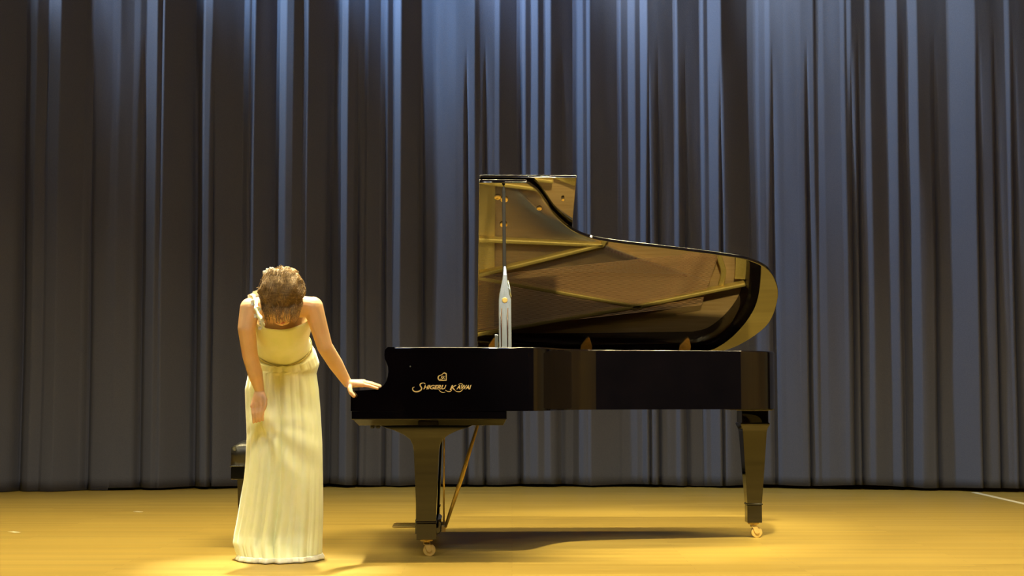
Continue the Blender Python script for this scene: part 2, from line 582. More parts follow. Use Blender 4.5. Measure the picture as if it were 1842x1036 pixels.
# key slip, fallboard, keys
bm = bmesh.new()
box(bm, .03, .055, .056, W - .056, BOT, .762)
obj('key_slip', bm, 'black', piano, bevel=.003)
bm = bmesh.new()
prism(bm, [(.215, .775), (.232, .775), (.275, .93), (.262, .935)], .057, W - .057, 'y')
obj('fallboard', bm, 'black', piano, bevel=.002)
for (y0, y1) in ((.056, .135), (W - .135, W - .056)):
    bm = bmesh.new()
    box(bm, .056, .214, y0, y1, BOT, .782)
    obj('key_block', bm, 'black', piano, bevel=.003)
kw = (W - .27) / 52
wk = bpy.data.meshes.new('white_key')
bm = bmesh.new()
box(bm, .060, .225, 0, kw - .001, BOT + .03, .768)
bm.to_mesh(wk)
bm.free()
wk.materials.append(M['ivory'])
bk = bpy.data.meshes.new('black_key')
bm = bmesh.new()
prism(bm, [(.112, .769), (.216, .769), (.216, .782), (.118, .780)], 0, .011, 'y')
bm.to_mesh(bk)
bm.free()
bk.materials.append(M['black'])
for i in range(52):
    # bass keys lie at the far (spine) side
    y = W - .135 - (i + 1) * kw
    k = bpy.data.objects.new('white_key', wk)
    COL.objects.link(k)
    k.parent = piano
    k.location = (0, y, 0)
    if i < 51 and (i % 7) in (0, 2, 3, 5, 6):
        k = bpy.data.objects.new('black_key', bk)
        COL.objects.link(k)
        k.parent = piano
        k.location = (0, y - .0055, 0)
# pin block cover / action cavity floor
bm = bmesh.new()
box(bm, .28, .70, .056, W - .056, .80, .872)
obj('pin_block', bm, 'plate', piano, bevel=.004)
for r in range(1):
    bm = bmesh.new()
    for i in range(216):
        y = .11 + (W - .22) * i / 215
        x = .40 + .03 * (i % 3) + .07 * math.sin(i / 215 * math.pi)
        tube(bm, [(x, y, .872), (x, y, .905)], .0035, 5)
    tag(obj('tuning_pin', bm, 'steel', piano), kind='stuff')

# cast plate: rim flange around the case and struts
pl = offset_path(path, .062)
pl2 = offset_path(path, .125)
sel = [i for i, p in enumerate(path) if p.x >= .55 and not (p.y > 1.12)]
bm = bmesh.new()
lo = []
for i in sel:
    a = pl[i]
    b = pl2[i]
    if path[i].y == 0 and path[i].x < .8: a = Vector((path[i].x, .062)); b = Vector((path[i].x, .125))
    if path[i].y == W and path[i].x < 1.3: a = Vector((path[i].x, W - .062)); b = Vector((path[i].x, W - .125))
    lo.append([bm.verts.new((a.x, a.y, .872)), bm.verts.new((a.x, a.y, .890)), bm.verts.new((b.x, b.y, .886)), bm.verts.new((b.x, b.y, .872))])
for i in range(len(lo) - 1):
    for k in range(4):
        bm.faces.new((lo[i][k], lo[i][(k + 1) % 4], lo[i + 1][(k + 1) % 4], lo[i + 1][k]))
obj('iron_plate', bm, 'plate', piano, bevel=.003)
# web between the treble strings and the bentside
def web(pts, z0=.866, z1=.880, name='plate_web', mat='plate'):
    bm = bmesh.new()
    prism(bm, pts, z0, z1)
    return obj(name, bm, mat, piano, bevel=.003)


def strut(x0, y0, x1, y1, w=.026, z0=.872, z1=.925):
    bm = bmesh.new()
    t = Vector((x1 - x0, y1 - y0)).normalized()
    nn = Vector((-t.y, t.x)) * w / 2
    prism(bm, [(x0 + nn.x, y0 + nn.y), (x1 + nn.x * .8, y1 + nn.y * .8), (x1 - nn.x * .8, y1 - nn.y * .8), (x0 - nn.x, y0 - nn.y)], z0, z1)
    return obj('plate_strut', bm, 'plate', piano, bevel=.006)


web([(.70, .12), (.84, .13), (.90, .22), (.95, .34), (1.05, .47), (1.15, .53), (1.15, .60), (1.02, .55), (.90, .42), (.82, .30), (.70, .24)])
strut(.56, .50, 1.02, .56)
strut(.56, .845, 1.31, .877)
strut(.56, 1.072, 1.31, .872)
strut(.56, 1.064, 1.54, 1.250)
strut(.56, 1.425, 1.54, 1.238)
strut(1.48, 1.252, 2.12, 1.108)
strut(1.30, .875, 1.42, .62)
# plate arc near the tail
arc = catmull([Vector(p) for p in [(1.86, .74), (1.93, .84), (1.975, .94), (2.01, 1.04), (2.0, 1.13)]], 5)
ao = offset_path(arc, .03)
bm = bmesh.new()
prism(bm, [(p.x, p.y) for p in arc] + [(p.x, p.y) for p in ao[::-1]], .868, .895)
obj('plate_arc', bm, 'plate', piano, bevel=.004)
# long bridge with pins
br = catmull([Vector(p) for p in [(.70, .40), (.80, .53), (.86, .605), (.95, .692), (1.04, .755), (1.135, .812), (1.247, .862), (1.42, .93), (1.62, 1.0), (1.80, 1.06)]], 5)
bo = offset_path(br, .03)
bm = bmesh.new()
prism(bm, [(p.x, p.y) for p in br] + [(p.x, p.y) for p in bo[::-1]], .8355, .866)
obj('long_bridge', bm, 'board', piano, bevel=.002)
bm = bmesh.new()
for i, p in enumerate(br[:-1]):
    for k in range(2):
        q = p.lerp(br[i + 1], k / 2) * .5 + bo[i].lerp(bo[i + 1], k / 2) * .5
        box(bm, q.x - .006, q.x + .006, q.y - .005, q.y + .005, .866, .884)
tag(obj('bridge_pin', bm, 'felt', piano), kind='stuff')
# strings
bm = bmesh.new()
for i in range(150):
    t = i / 149
    y0 = .10 + .92 * t
    k = t ** .9 * (len(br) - 1)
    a = br[int(k)].lerp(br[min(int(k) + 1, len(br) - 1)], k - int(k))
    d = Vector((a.x + .12, a.y + .045))
    tube(bm, [(.46, y0, .897), (a.x, a.y, .888), (d.x, d.y, .884)], .0009, 3, False)
tag(obj('steel_string', bm, 'steel', piano), kind='stuff')
bm = bmesh.new()
for i in range(44):
    t = i / 43
    tube(bm, [(.46, 1.08 + .33 * t, .925), (1.60 + .34 * (1 - t) * .5, .93 + .34 * t, .915), (1.98 - .1 * t, .86 + .38 * t, .90)], .0022, 4, False)
tag(obj('bass_string', bm, 'copper', piano), kind='stuff')
# damper heads and rail
bm = bmesh.new()
for i in range(66):
    y = .16 + 1.2 * i / 65
    box(bm, .535, .60, y, y + .011, .905, .935)
tag(obj('damper', bm, 'satin', piano), kind='stuff')

# ---- lid
TH = math.radians(32.4)
lid_pts = [(.600, 0.0), (.600, W)] + []
lid_outline = [(.600, 0.0)] + [(p.x, W - p.y) for p in reversed(sm)]
# order: hinge corner, along the hinge to the tail, round to the treble edge, back to the keyboard edge
lid_outline = [(.600, 0.004)] + [(p.x, max(.004, W - p.y)) for p in reversed(sm)] + [(.600, W)]
LOC = (0, W - .004, TOP + .006)
bm = bmesh.new()
prism(bm, lid_outline, -.022, 0)
lid = obj('lid', bm, 'lid_black', piano, bevel=.005, seg=4, angle=50)
lid.location = LOC
lid.rotation_euler = (math.pi - TH, 0, 0)
bm = bmesh.new()
prism(bm, [(.604, .004), (1.080, .004), (1.080, W), (.604, W)], -.050, -.034)
fp = obj('front_lid', bm, 'lid_black', lid, bevel=.003, seg=3)
# brass lid hinges on the spine
for hx in (.70, 1.22, 1.78):
    bm = bmesh.new()
    prism(bm, [(hx - .034, .02), (hx + .030, .02), (hx + .030, .075), (hx + .012, .150), (hx + .002, .162), (hx - .008, .150), (hx - .034, .08)], .001, .007)
    h = obj('hinge', bm, 'brass', lid, bevel=.001)
    for q in ((hx - .018, .05), (hx + .014, .05), (hx, .115)):
        bm = bmesh.new()
        tube(bm, [(q[0], q[1], .006), (q[0], q[1], .009)], .005, 8)
        obj('screw', bm, 'brass', h)
    bm = bmesh.new()
    tube(bm, [(hx - .034, .004, .004), (hx + .03, .004, .004)], .006, 10)
    obj('hinge_pin', bm, 'brass', h)
# brass cups for the prop, on the lid's underside
def lid_point(px, py):
    T = Matrix.Translation(piano.location) @ Matrix.Rotation(math.radians(1.68), 4, 'Z') @ Matrix.Translation(LOC) @ Matrix.Rotation(math.pi - TH, 4, 'X')
    Ti = T.inverted()
    a = Ti @ CAM
    d = Ti.to_3x3() @ ray(px, py)
    return a + d * (-a.z / d.z)


for (px, py, rr) in ((895, 354, .016), (907, 358, .019), (906, 403, .019), (970, 374, .013)):
    q = lid_point(px, py)
    bm = bmesh.new()
    seg = 20
    prof = [(rr, 0.0005), (rr, .006), (rr * .8, .009), (rr * .5, .009), (rr * .42, .004), (.0005, .003)]
    rings = [[bm.verts.new((q.x + r_ * math.cos(k / seg * 6.28318), q.y + r_ * math.sin(k / seg * 6.28318), z_)) for k in range(seg)] for r_, z_ in prof]
    for i in range(len(rings) - 1):
        for k in range(seg):
            bm.faces.new((rings[i][k], rings[i][(k + 1) % seg], rings[i + 1][(k + 1) % seg], rings[i + 1][k]))
    bm.faces.new(rings[-1])
    bm.faces.new(rings[0][::-1])
    obj('prop_cup', bm, 'brass', lid, smooth=True)
# rubber bumper seen on the flap
q = lid_point(1013, 366)
bm = bmesh.new()
tube(bm, [(q.x, q.y, -.034), (q.x, q.y, -.022)], .008, 12)
obj('bumper', bm, 'brass', fp)

# ---- prop stick: wide polished foot, dark upper rod
Ri = (Matrix.Translation(piano.location) @ Matrix.Rotation(math.radians(1.68), 4, 'Z')).inverted()
foot = Ri @ at(909, 640, .10)
foot.z = .93
cup = lid_point(906, 334)
TL = Matrix.Translation(LOC) @ Matrix.Rotation(math.pi - TH, 4, 'X')
tipp = TL @ Vector((cup.x, cup.y, .004))


def along(t):
    return foot.lerp(tipp, t)


def bar(bm, prof, thick):
    """flat bar from foot to tip: prof = [(t, half width left, half width right)]"""
    rings = []
    for t, wl, wr, th_ in prof:
        c = along(t)
        rings.append([bm.verts.new((c.x - wl, c.y - th_, c.z)), bm.verts.new((c.x + wr, c.y - th_, c.z)), bm.verts.new((c.x + wr, c.y + th_, c.z)), bm.verts.new((c.x - wl, c.y + th_, c.z))])
    bm.faces.new(rings[0])
    bm.faces.new(rings[-1][::-1])
    for i in range(len(rings) - 1):
        for k in range(4):
            bm.faces.new((rings[i][k], rings[i][(k + 1) % 4], rings[i + 1][(k + 1) % 4], rings[i + 1][k]))


Lz = tipp.z - foot.z


def tz(py):           # parameter along the stick for a pixel row
    z = at(907, py, .2).z
    return (z - foot.z) / Lz


bm = bmesh.new()
bar(bm, [(tz(500), .010, .010, .008), (tz(462), .0085, .0085, .008), (tz(341), .0085, .0085, .008), (1.0, .004, .004, .004)], 0)
ps = obj('prop_stick', bm, 'matt', piano, bevel=.002)
bm = bmesh.new()
bar(bm, [(0, .029, .031, .010), (tz(560), .030, .031, .010), (tz(540), .029, .031, .010), (tz(532), .027, .024, .010), (tz(505), .012, .014, .010), (tz(495), .008, .012, .010), (tz(464), .002, .004, .006)], 0)
tag(obj('prop_paddle', bm, 'steelbar', ps, bevel=.0025), 'grey polished wide lower end of the prop stick')
bm = bmesh.new()
c = along(tz(541))
tube(bm, [(c.x, c.y - .016, c.z), (c.x, c.y - .009, c.z)], .013, 16)
obj('prop_pivot', bm, 'brass', ps, bevel=.002)
bm = bmesh.new()
c0 = along(tz(535))
c1 = along(tz(505))
tube(bm, [(c0.x + .030, c0.y - .006, c0.z), (c0.x + .026, c0.y - .006, c0.z + .03), (c1.x + .016, c1.y - .006, c1.z)], .0035, 8)
obj('prop_catch', bm, 'steelbar', ps, True)
bm = bmesh.new()
c = along(.08)
for dx_ in (-.018, .012):
    tube(bm, [(c.x + dx_, c.y - .0115, foot.z + .04), (c.x + dx_, c.y - .0115, along(tz(556)).z)], .0025, 6)
obj('prop_groove', bm, 'rosewood', ps, True)
# second short prop folded beside it
c = Ri @ at(893, 640, .12)
bm = bmesh.new()
box(bm, c.x - .008, c.x + .008, c.y - .008, c.y + .008, .90, (at(893, 602, .12)).z)
obj('short_prop', bm, 'steelbar', piano, bevel=.002)
# hardware at the foot of the prop
bm = bmesh.new()
box(bm, foot.x - .05, foot.x + .05, .0555, foot.y + .02, .90, .935)
obj('prop_bracket', bm, 'black', piano, bevel=.002)

# ---- logo
def text_obj(name, body, size, width, cx, cz, y, parent, shear=.35, ext=.0006, mat='gold', off=0.0, sp=1.0):
    cu = bpy.data.curves.new(name, 'FONT')
    cu.body = body
    cu.size = size
    cu.shear = shear
    cu.extrude = ext
    cu.offset = off
    cu.space_character = sp
    cu.align_x = 'LEFT'
    tmp = bpy.data.objects.new(name + '_tmp', cu)
    COL.objects.link(tmp)
    bpy.context.view_layer.update()
    me = bpy.data.meshes.new_from_object(tmp.evaluated_get(bpy.context.evaluated_depsgraph_get()))
    bpy.data.objects.remove(tmp)
    me.name = name
    mx0 = min(v.co.x for v in me.vertices)
    mx1 = max(v.co.x for v in me.vertices)
    my0 = min(v.co.y for v in me.vertices)
    my1 = max(v.co.y for v in me.vertices)
    s = width / (mx1 - mx0)
    for v in me.vertices:
        x = (v.co.x - (mx0 + mx1) / 2) * s
        zz = v.co.y - (my0 + my1) / 2
        v.co = Vector((cx + x, y - v.co.z, cz + zz))
    me.materials.clear()
    return link(name, me, mat, parent)


def Lx(px, py=690):
    return (Ri @ at(px, py, 0.005)).x


def Lz_(px, py):
    return at(px, py, 0.005).z


txt = [('HIGERU', 761.5, 803, .0275), ('K', 809, 822, .031), ('AWAI', 821, 848, .0275)]
for s, x0, x1, sz in txt:
    cy = 696.3 if len(s) > 1 else 697.0
    text_obj('lettering', s, sz, Lx(x1) - Lx(x0), (Lx(x0) + Lx(x1)) / 2, Lz_(795, cy), -.0006, piano, off=.0009)


def stroke(bm, pix, w):
    pts = catmull([Vector((Lx(a, b), Lz_(a, b))) for a, b in pix], 6)
    n_ = len(pts)
    l_ = []
    for i, p in enumerate(pts):
        t = (pts[min(i + 1, n_ - 1)] - pts[max(i - 1, 0)]).normalized()
        ww = w * (.45 + .55 * math.sin(math.pi * i / (n_ - 1)))
        nn = Vector((-t.y, t.x)) * ww
        l_.append([bm.verts.new((p.x + nn.x, -.0004, p.y + nn.y)), bm.verts.new((p.x - nn.x, -.0004, p.y - nn.y)),
                   bm.verts.new((p.x - nn.x, -.0014, p.y - nn.y)), bm.verts.new((p.x + nn.x, -.0014, p.y + nn.y))])
    for i in range(n_ - 1):
        for k in range(4):
            bm.faces.new((l_[i][k], l_[i][(k + 1) % 4], l_[i + 1][(k + 1) % 4], l_[i + 1][k]))
    bm.faces.new(l_[0])
    bm.faces.new(l_[-1][::-1])


for name, pix, w in (
        ('letter', [(765, 690.5), (762, 688.8), (757.5, 689.6), (755.5, 692.5), (757, 695.5), (758.5, 698.5), (756.5, 702), (751, 704.4), (745.5, 704), (742.3, 701), (742.6, 697.6), (745.5, 696)], .0030),
        ('swash', [(789, 700), (792, 704), (797, 706), (801, 705)], .0018),
        ('swash', [(801, 701.5), (805, 704), (810, 704), (813, 701)], .0018),
        ('swash', [(817, 701), (821, 704), (827, 704.5), (831, 702), (834, 698)], .0016),
        ('swash', [(824, 692), (828, 690), (832, 691), (833, 694)], .0012)):
    bm = bmesh.new()
    stroke(bm, pix, w)
    obj(name, bm, 'gold', piano)
# emblem: outline shaped like a grand piano's lid with interlaced letters
bm = bmesh.new()
em = [(803.5, 671.5), (803.5, 684.5), (790, 684.8), (787.2, 681.5), (787.6, 677), (791, 674.5), (794.5, 673.5), (797, 670.8), (800, 669.8), (803.5, 671.5)]
pts = [Vector((Lx(803.5, 671.5), Lz_(803.5, 671.5))), Vector((Lx(803.5, 684.7), Lz_(803.5, 684.7)))] + catmull([Vector((Lx(a, b), Lz_(a, b))) for a, b in em[2:]], 4)[:-1]
cc = Vector((Lx(796.5, 678.5), Lz_(796.5, 678.5)))
n_ = len(pts)
vo = []
for p in pts:
    q = cc + (p - cc) * .76
    vo.append([bm.verts.new((p.x, -.0004, p.y)), bm.verts.new((q.x, -.0004, q.y)), bm.verts.new((q.x, -.0014, q.y)), bm.verts.new((p.x, -.0014, p.y))])
for i in range(n_):
    for k in range(4):
        bm.faces.new((vo[i][k], vo[i][(k + 1) % 4], vo[(i + 1) % n_][(k + 1) % 4], vo[(i + 1) % n_][k]))
emb = obj('emblem', bm, 'gold', piano)
text_obj('monogram', 'S', .024, .015, Lx(794.5), Lz_(795, 679.5), -.0006, emb, off=.0002)
text_obj('monogram', 'K', .022, .015, Lx(798.5), Lz_(795, 679), -.0007, emb, off=.0001)
# small latch glint on the cheek: lid lock rosette
bm = bmesh.new()
tube(bm, [(Lx(738, 659), -.0005, Lz_(738, 659)), (Lx(738, 659), -.003, Lz_(738, 659))], .004, 12)
obj('screw_cap', bm, 'steelbar', piano)

# ---- legs
def leg(cx, cy, flare, zt=.632, off=(0, 0)):
    bm = bmesh.new()
    # curved bracket/neck and tapering square leg: (z, half x, half y)
    if flare:
        prof = [(zt, .225, .085), (.621, .205, .085), (.604, .150, .082), (.585, .108, .078), (.562, .078, .074), (.535, .065, .070), (.510, .061, .066), (.40, .056, .060), (.28, .051, .054), (.168, .047, .048)]
    else:
        prof = [(BOT - .001, .095, .085), (.688, .095, .085), (.687, .072, .080), (.622, .072, .080), (.617, .080, .082), (.606, .077, .080), (.590, .069, .072), (.572, .065, .068), (.40, .054, .058), (.28, .046, .050), (.185, .040, .043)]
    rings = [[bm.verts.new((cx + sx * hx, cy + sy * hy, z)) for sx, sy in ((-1, -1), (1, -1), (1, 1), (-1, 1))] for z, hx, hy in prof]
    bm.faces.new(rings[0][::-1])
    bm.faces.new(rings[-1])
    for i in range(len(rings) - 1):
        for k in range(4):
            bm.faces.new((rings[i][k], rings[i][(k + 1) % 4], rings[i + 1][(k + 1) % 4], rings[i + 1][k]))
    lg = obj('leg', bm, 'black', piano, bevel=.003, angle=50)
    z1 = prof[-1][0]
    hx = prof[-1][1]
    bm = bmesh.new()
    box(bm, cx - hx - .004, cx + hx + .004, cy - hx - .004, cy + hx + .004, z1 - .008, z1)
    box(bm, cx - hx, cx + hx, cy - hx, cy + hx, .082, z1 - .008)
    obj('leg_ferrule', bm, 'black', lg, bevel=.003)
    # brass caster
    bm = bmesh.new()
    tube(bm, [(cx, cy, .081), (cx, cy, .072)], .030, 18)
    tube(bm, [(cx, cy, .072), (cx + .004, cy, .058)], [.018, .014], 14)
    wx = cx + off[0]
    wy = cy + off[1]
    for s_ in (-1, 1):
        prism(bm, [(cx - .014, .066), (cx + .016, .066), (wx + .014, .030), (wx + .004, .018), (wx - .010, .024)], wy + s_ * .019 - .003, wy + s_ * .019 + .003, 'y')
    box(bm, cx - .014, cx + .016, wy - .022, wy + .022, .056, .066)
    c_ = obj('caster', bm, 'brass', lg, bevel=.0015)
    bm = bmesh.new()
    tube(bm, [(wx, wy - .012, .030), (wx, wy - .010, .030), (wx, wy + .010, .030), (wx, wy + .012, .030)], [.026, .030, .030, .026], 24)
    obj('wheel', bm, 'brass', c_)
    bm = bmesh.new()
    tube(bm, [(wx, wy - .024, .030), (wx, wy + .024, .030)], .005, 10)
    obj('axle', bm, 'brass', c_)


leg(.350, .250, True, off=(.014, 0))
leg(.350, 1.27, True, off=(.014, 0))
tl = Ri @ at(1355, 900, 1.19)
leg(tl.x, tl.y, False, off=(.016, 0))
# steel stay plates under the rim at the tail leg
bm = bmesh.new()
box(bm, tl.x - .14, tl.x + .10, tl.y - .11, tl.y + .11, .690, .6985)
obj('leg_plate', bm, 'satin', piano, bevel=.002)

# ---- lyre with pedals
ly = .76
lyre_bm = bmesh.new()
box(lyre_bm, .285, .335, ly - .11, ly - .075, .14, .632)
box(lyre_bm, .285, .335, ly + .075, ly + .11, .14, .632)
ly_o = obj('lyre', lyre_bm, 'black', piano, bevel=.004)
bm = bmesh.new()
prism(bm, [(.285, .075), (.405, .075), (.415, .09), (.415, .135), (.40, .148), (.285, .148)], ly - .19, ly + .19, 'y')
obj('pedal_box', bm, 'black', ly_o, bevel=.004)
for k in (-1, 0, 1):
    yy = ly + k * .085
    bm = bmesh.new()
    prism(bm, [(.2845, yy - .010), (.2845, yy + .010), (.205, yy + .018), (.180, yy + .024), (.168, yy + .018), (.165, yy), (.168, yy - .018), (.180, yy - .024), (.205, yy - .018)], .098, .108)
    obj('pedal', bm, 'brass', ly_o, bevel=.003)
    bm = bmesh.new()
    tube(bm, [(.426, yy, .10), (.426, yy, .60)], .0035, 8)
    obj('pedal_rod', bm, 'brass', ly_o, True)
bm = bmesh.new()
box(bm, .405, .445, ly - .12, ly + .12, .585, .6315)
obj('trapwork_block', bm, 'satin', ly_o, bevel=.003)
bm = bmesh.new()
box(bm, .4155, .436, ly - .12, ly + .12, .078, .112)
obj('rod_shoe', bm, 'brass', ly_o, bevel=.002)
b0 = Ri @ at(802, 945, .76)
b1 = Ri @ at(861, 766, .76)
for k in (-1, 1):
    bm = bmesh.new()
    tube(bm, [(b0.x, ly + k * .13, b0.z), (b0.x * .5 + b1.x * .5, ly + k * .125, (b0.z + b1.z) / 2), (b1.x, ly + k * .11, .632)], [.006, .0095, .006], 10)
    obj('lyre_brace', bm, 'brass', ly_o, True)
# key-slide bolts below the keybed
for px in (670, 680):
    q = Ri @ at(px, 768, .12)
    bm = bmesh.new()
    tube(bm, [(q.x, q.y, .632), (q.x, q.y, .622), (q.x, q.y, .616)], [.012, .012, .007], 12)
    obj('keybed_bolt', bm, 'satin', piano)

# ------------------------------------------------------------------ piano bench
bench = empty('piano_bench', (-1.425, .62, 0), math.radians(1.7))
tag(bench, 'black padded piano bench mostly hidden behind the yellow dress', 'bench')
BW, BL = .36, .62
bm = bmesh.new()
nx, ny = 13, 19
grid = []
for i in range(nx):
    row = []
    for j in range(ny):
        u = i / (nx - 1)
        v = j / (ny - 1)
        e = min(u, 1 - u) * BW
        e2 = min(v, 1 - v) * BL
        h = .030 * min(1, (e / .05)) ** .5 * min(1, (e2 / .05)) ** .5 if e > 0 and e2 > 0 else 0
        tuft = .010 * (math.cos(u * math.pi * 6) * math.cos(v * math.pi * 8))
        row.append(bm.verts.new((u * BW, v * BL, .508 + h + (tuft - .004 if h > .029 else 0))))
    grid.append(row)
for i in range(nx - 1):
    for j in range(ny - 1):
        bm.faces.new((grid[i][j], grid[i + 1][j], grid[i + 1][j + 1], grid[i][j + 1]))
edge = [grid[i][0] for i in range(nx)] + [grid[-1][j] for j in range(1, ny)] + [grid[i][-1] for i in range(nx - 2, -1, -1)] + [grid[0][j] for j in range(ny - 2, 0, -1)]
lowe = [bm.verts.new((v.co.x, v.co.y, .416)) for v in edge]
for k in range(len(edge)):
    k2 = (k + 1) % len(edge)
    bm.faces.new((edge[k], edge[k2], lowe[k2], lowe[k]))
bm.faces.new(lowe)
obj('cushion', bm, 'leather', bench, smooth=True, bevel=0)
bm = bmesh.new()
tube(bm, [(.018, .0, .5), (.018, -.004, .5)], .010, 12)
obj('cushion_button', bm, 'steelbar', bench)
bm = bmesh.new()
box(bm, .0, BW, .0, BL, .345, .408)
obj('apron', bm, 'black', bench, bevel=.004)
bm = bmesh.new()
box(bm, -.004, BW + .004, -.004, BL + .004, .408, .4155)
obj('seat_rail', bm, 'black', bench, bevel=.003)
for (lx, ly_) in ((.055, .05), (BW - .055, .05), (.055, BL - .05), (BW - .055, BL - .05)):
    bm = bmesh.new()
    prof = [(.345, .026), (.30, .024), (.10, .018), (0, .017)]
    rings = [[bm.verts.new((lx + sx * h, ly_ + sy * h, z)) for sx, sy in ((-1, -1), (1, -1), (1, 1), (-1, 1))] for z, h in prof]
    bm.faces.new(rings[0][::-1])
    bm.faces.new(rings[-1])
    for i in range(3):
        for k in range(4):
            bm.faces.new((rings[i][k], rings[i][(k + 1) % 4], rings[i + 1][(k + 1) % 4], rings[i + 1][k]))
    obj('leg', bm, 'black', bench, bevel=.002)

# ------------------------------------------------------------------ person
person = empty('person', (-1.09, .10, 0))
tag(person, 'person in long pale yellow gown bowing, one hand resting on the piano', 'person')
PO = Vector((-1.09, .10, 0))


def PP(px, py, Y):
    return at(px, py, Y) - PO


body_bm = bmesh.new()


def ball(c, r, rot=None, seg=20):
    """ellipsoid; r scalar or 3-tuple"""
    if not isinstance(r, (tuple, list)): r = (r, r, r)
    m = Matrix.Translation(c) @ (rot.to_4x4() if rot is not None else Matrix.Identity(4)) @ Matrix.Diagonal((*r, 1))
    bmesh.ops.create_uvsphere(body_bm, u_segments=seg, v_segments=max(8, seg * 2 // 3), radius=1, matrix=m)


def bone(a, b, r0, r1, seg=16):
    a = Vector(a)
    b = Vector(b)
    tube(body_bm, [a, b], [r0, r1], seg)
    ball(a, r0, seg=seg)
    ball(b, r1, seg=seg)


def limb(pts, rad, seg=16):
    for i in range(len(pts) - 1):
        bone(pts[i], pts[i + 1], rad[i], rad[i + 1], seg)


# torso frame
waist = Vector((0, .015, 1.0))
neckb = PP(506, 546, -.20)
chest = waist.lerp(neckb, .66)
T = (neckb - waist).normalized()
FR = Vector((0, -T.z, T.y)).normalized()            # towards the front of the body
if FR.y > 0: FR = -FR
XR = Vector((1, 0, 0))
Rt = Matrix((XR, FR, T)).transposed()               # columns: x, front, up
hipc = Vector((0, .10, .86))
ball(waist, (.115, .092, .10), Rt)
ball(hipc, (.140, .120, .11))
ball(waist.lerp(neckb, .33), (.112, .086, .12), Rt)
ball(chest, (.128, .098, .135), Rt)
ball(chest + FR * .035 + XR * .055 - T * .01, (.055, .055, .055), Rt)
ball(chest + FR * .035 - XR * .055 - T * .01, (.055, .055, .055), Rt)
shR = PP(450, 554, -.19)      # her right shoulder (left in the picture)
shL = PP(563, 552, -.19)
bone(shR + Vector((.01, 0, -.004)), shL + Vector((-.01, 0, -.004)), .044, .044)
ball(waist.lerp(neckb, .86), (.125, .066, .055), Rt)
# trapezius, neck
hd = PP(507, 541, -.335)
bone(neckb - T * .01, hd, .052, .046)
bone(neckb.lerp(shR, .25), shR, .044, .046)
bone(neckb.lerp(shL, .25), shL, .044, .046)
# her right arm hanging, hand holding the skirt
limb([shR, PP(443.5, 590, -.20), PP(450, 640, -.14), PP(459, 672, -.10), PP(467, 702, -.065)], [.047, .041, .036, .035, .0225])
# her left arm reaching to the piano
elL = PP(584, 623, -.14)
wrL = PP(625, 689, .010)
limb([shL, PP(573, 586, -.17), elL, PP(604, 655, -.06), wrL], [.047, .041, .0365, .0345, .022])
# legs under the gown
for s_ in (-1, 1):
    limb([hipc + Vector((s_ * .085, 0, -.02)), Vector((s_ * .08, -.02, .46)), Vector((s_ * .075, .03, .085))], [.060, .050, .034])
    limb([Vector((s_ * .075, .05, .035)), Vector((s_ * .085, -.02, .028)), Vector((s_ * .088, -.07, .02))], [.028, .024, .016])

# head frame: crown towards the audience, face to the floor
U = Vector((.03, -.86, .50)).normalized()
FF = Vector((-.02, -.5, -.86))
FF = (FF - U * FF.dot(U)).normalized()
HX = FF.cross(U).normalized() * 1
if HX.x < 0: HX = -HX
Rh = Matrix((HX, FF, U)).transposed()


def hp(x, f, u):
    return hd + HX * x + FF * f + U * u


ball(hp(0, -.010, .045), (.074, .090, .078), Rh, 28)      # cranium
ball(hp(0, .025, -.005), (.060, .062, .080), Rh, 24)      # face mass
ball(hp(0, .055, -.068), (.034, .030, .026), Rh)          # chin
for s_ in (-1, 1):
    bone(hp(s_ * .050, .0, -.030), hp(s_ * .018, .060, -.070), .020, .018)      # jaw
    ball(hp(s_ * .036, .066, -.012), (.020, .016, .018), Rh)                    # cheek
    ball(hp(s_ * .030, .078, .022), (.016, .008, .010), Rh)                     # closed lid
    bone(hp(s_ * .014, .086, .040), hp(s_ * .046, .074, .038), .004, .003)      # brow
    ball(hp(s_ * .076, -.008, .008), (.008, .018, .030), Rh)                    # ear
bone(hp(0, .086, .030), hp(0, .104, -.010), .007, .011)   # nose
ball(hp(-.010, .096, -.014), .007)
ball(hp(.010, .096, -.014), .007)
ball(hp(0, .084, -.040), (.024, .010, .011), Rh)          # mouth


# hands: palm frame + fingers as chains
def finger(base, dirs, lens, r0):
    p = Vector(base)
    r = r0
    for d, l in zip(dirs, lens):
        q = p + Vector(d).normalized() * l
        bone(p, q, r, r * .90, 10)
        p = q
        r *= .90
    return p


# left hand flat on the piano's arm, fingers towards the tail, thumb over the near edge
pz = .807
palm0 = wrL
kn = Vector((wrL.x + .072, wrL.y + .025, pz + .022))
for k, (dy, ln, lift) in enumerate(((-.034, .86, -.006), (-.010, 1.0, .004), (.014, .97, .008), (.036, .80, .006))):
    b = Vector((kn.x, kn.y + dy, kn.z + lift))
    bone(palm0 + Vector((.006, dy * .45, -.002)), b, .020, .0125, 12)
    finger(b, [(1, dy * 1.6, -.18), (1, dy * 1.2, -.32), (1, dy, -.30)], [.038 * ln, .026 * ln, .020 * ln], .0096)
ball(palm0.lerp(kn, .55), (.038, .038, .018))
# thumb hangs over the near edge
finger(palm0 + Vector((.012, -.016, -.012)), [(.10, -1, -.40), (.35, -.55, -.9), (.75, -.15, -.8)], [.036, .024, .020], .0135)
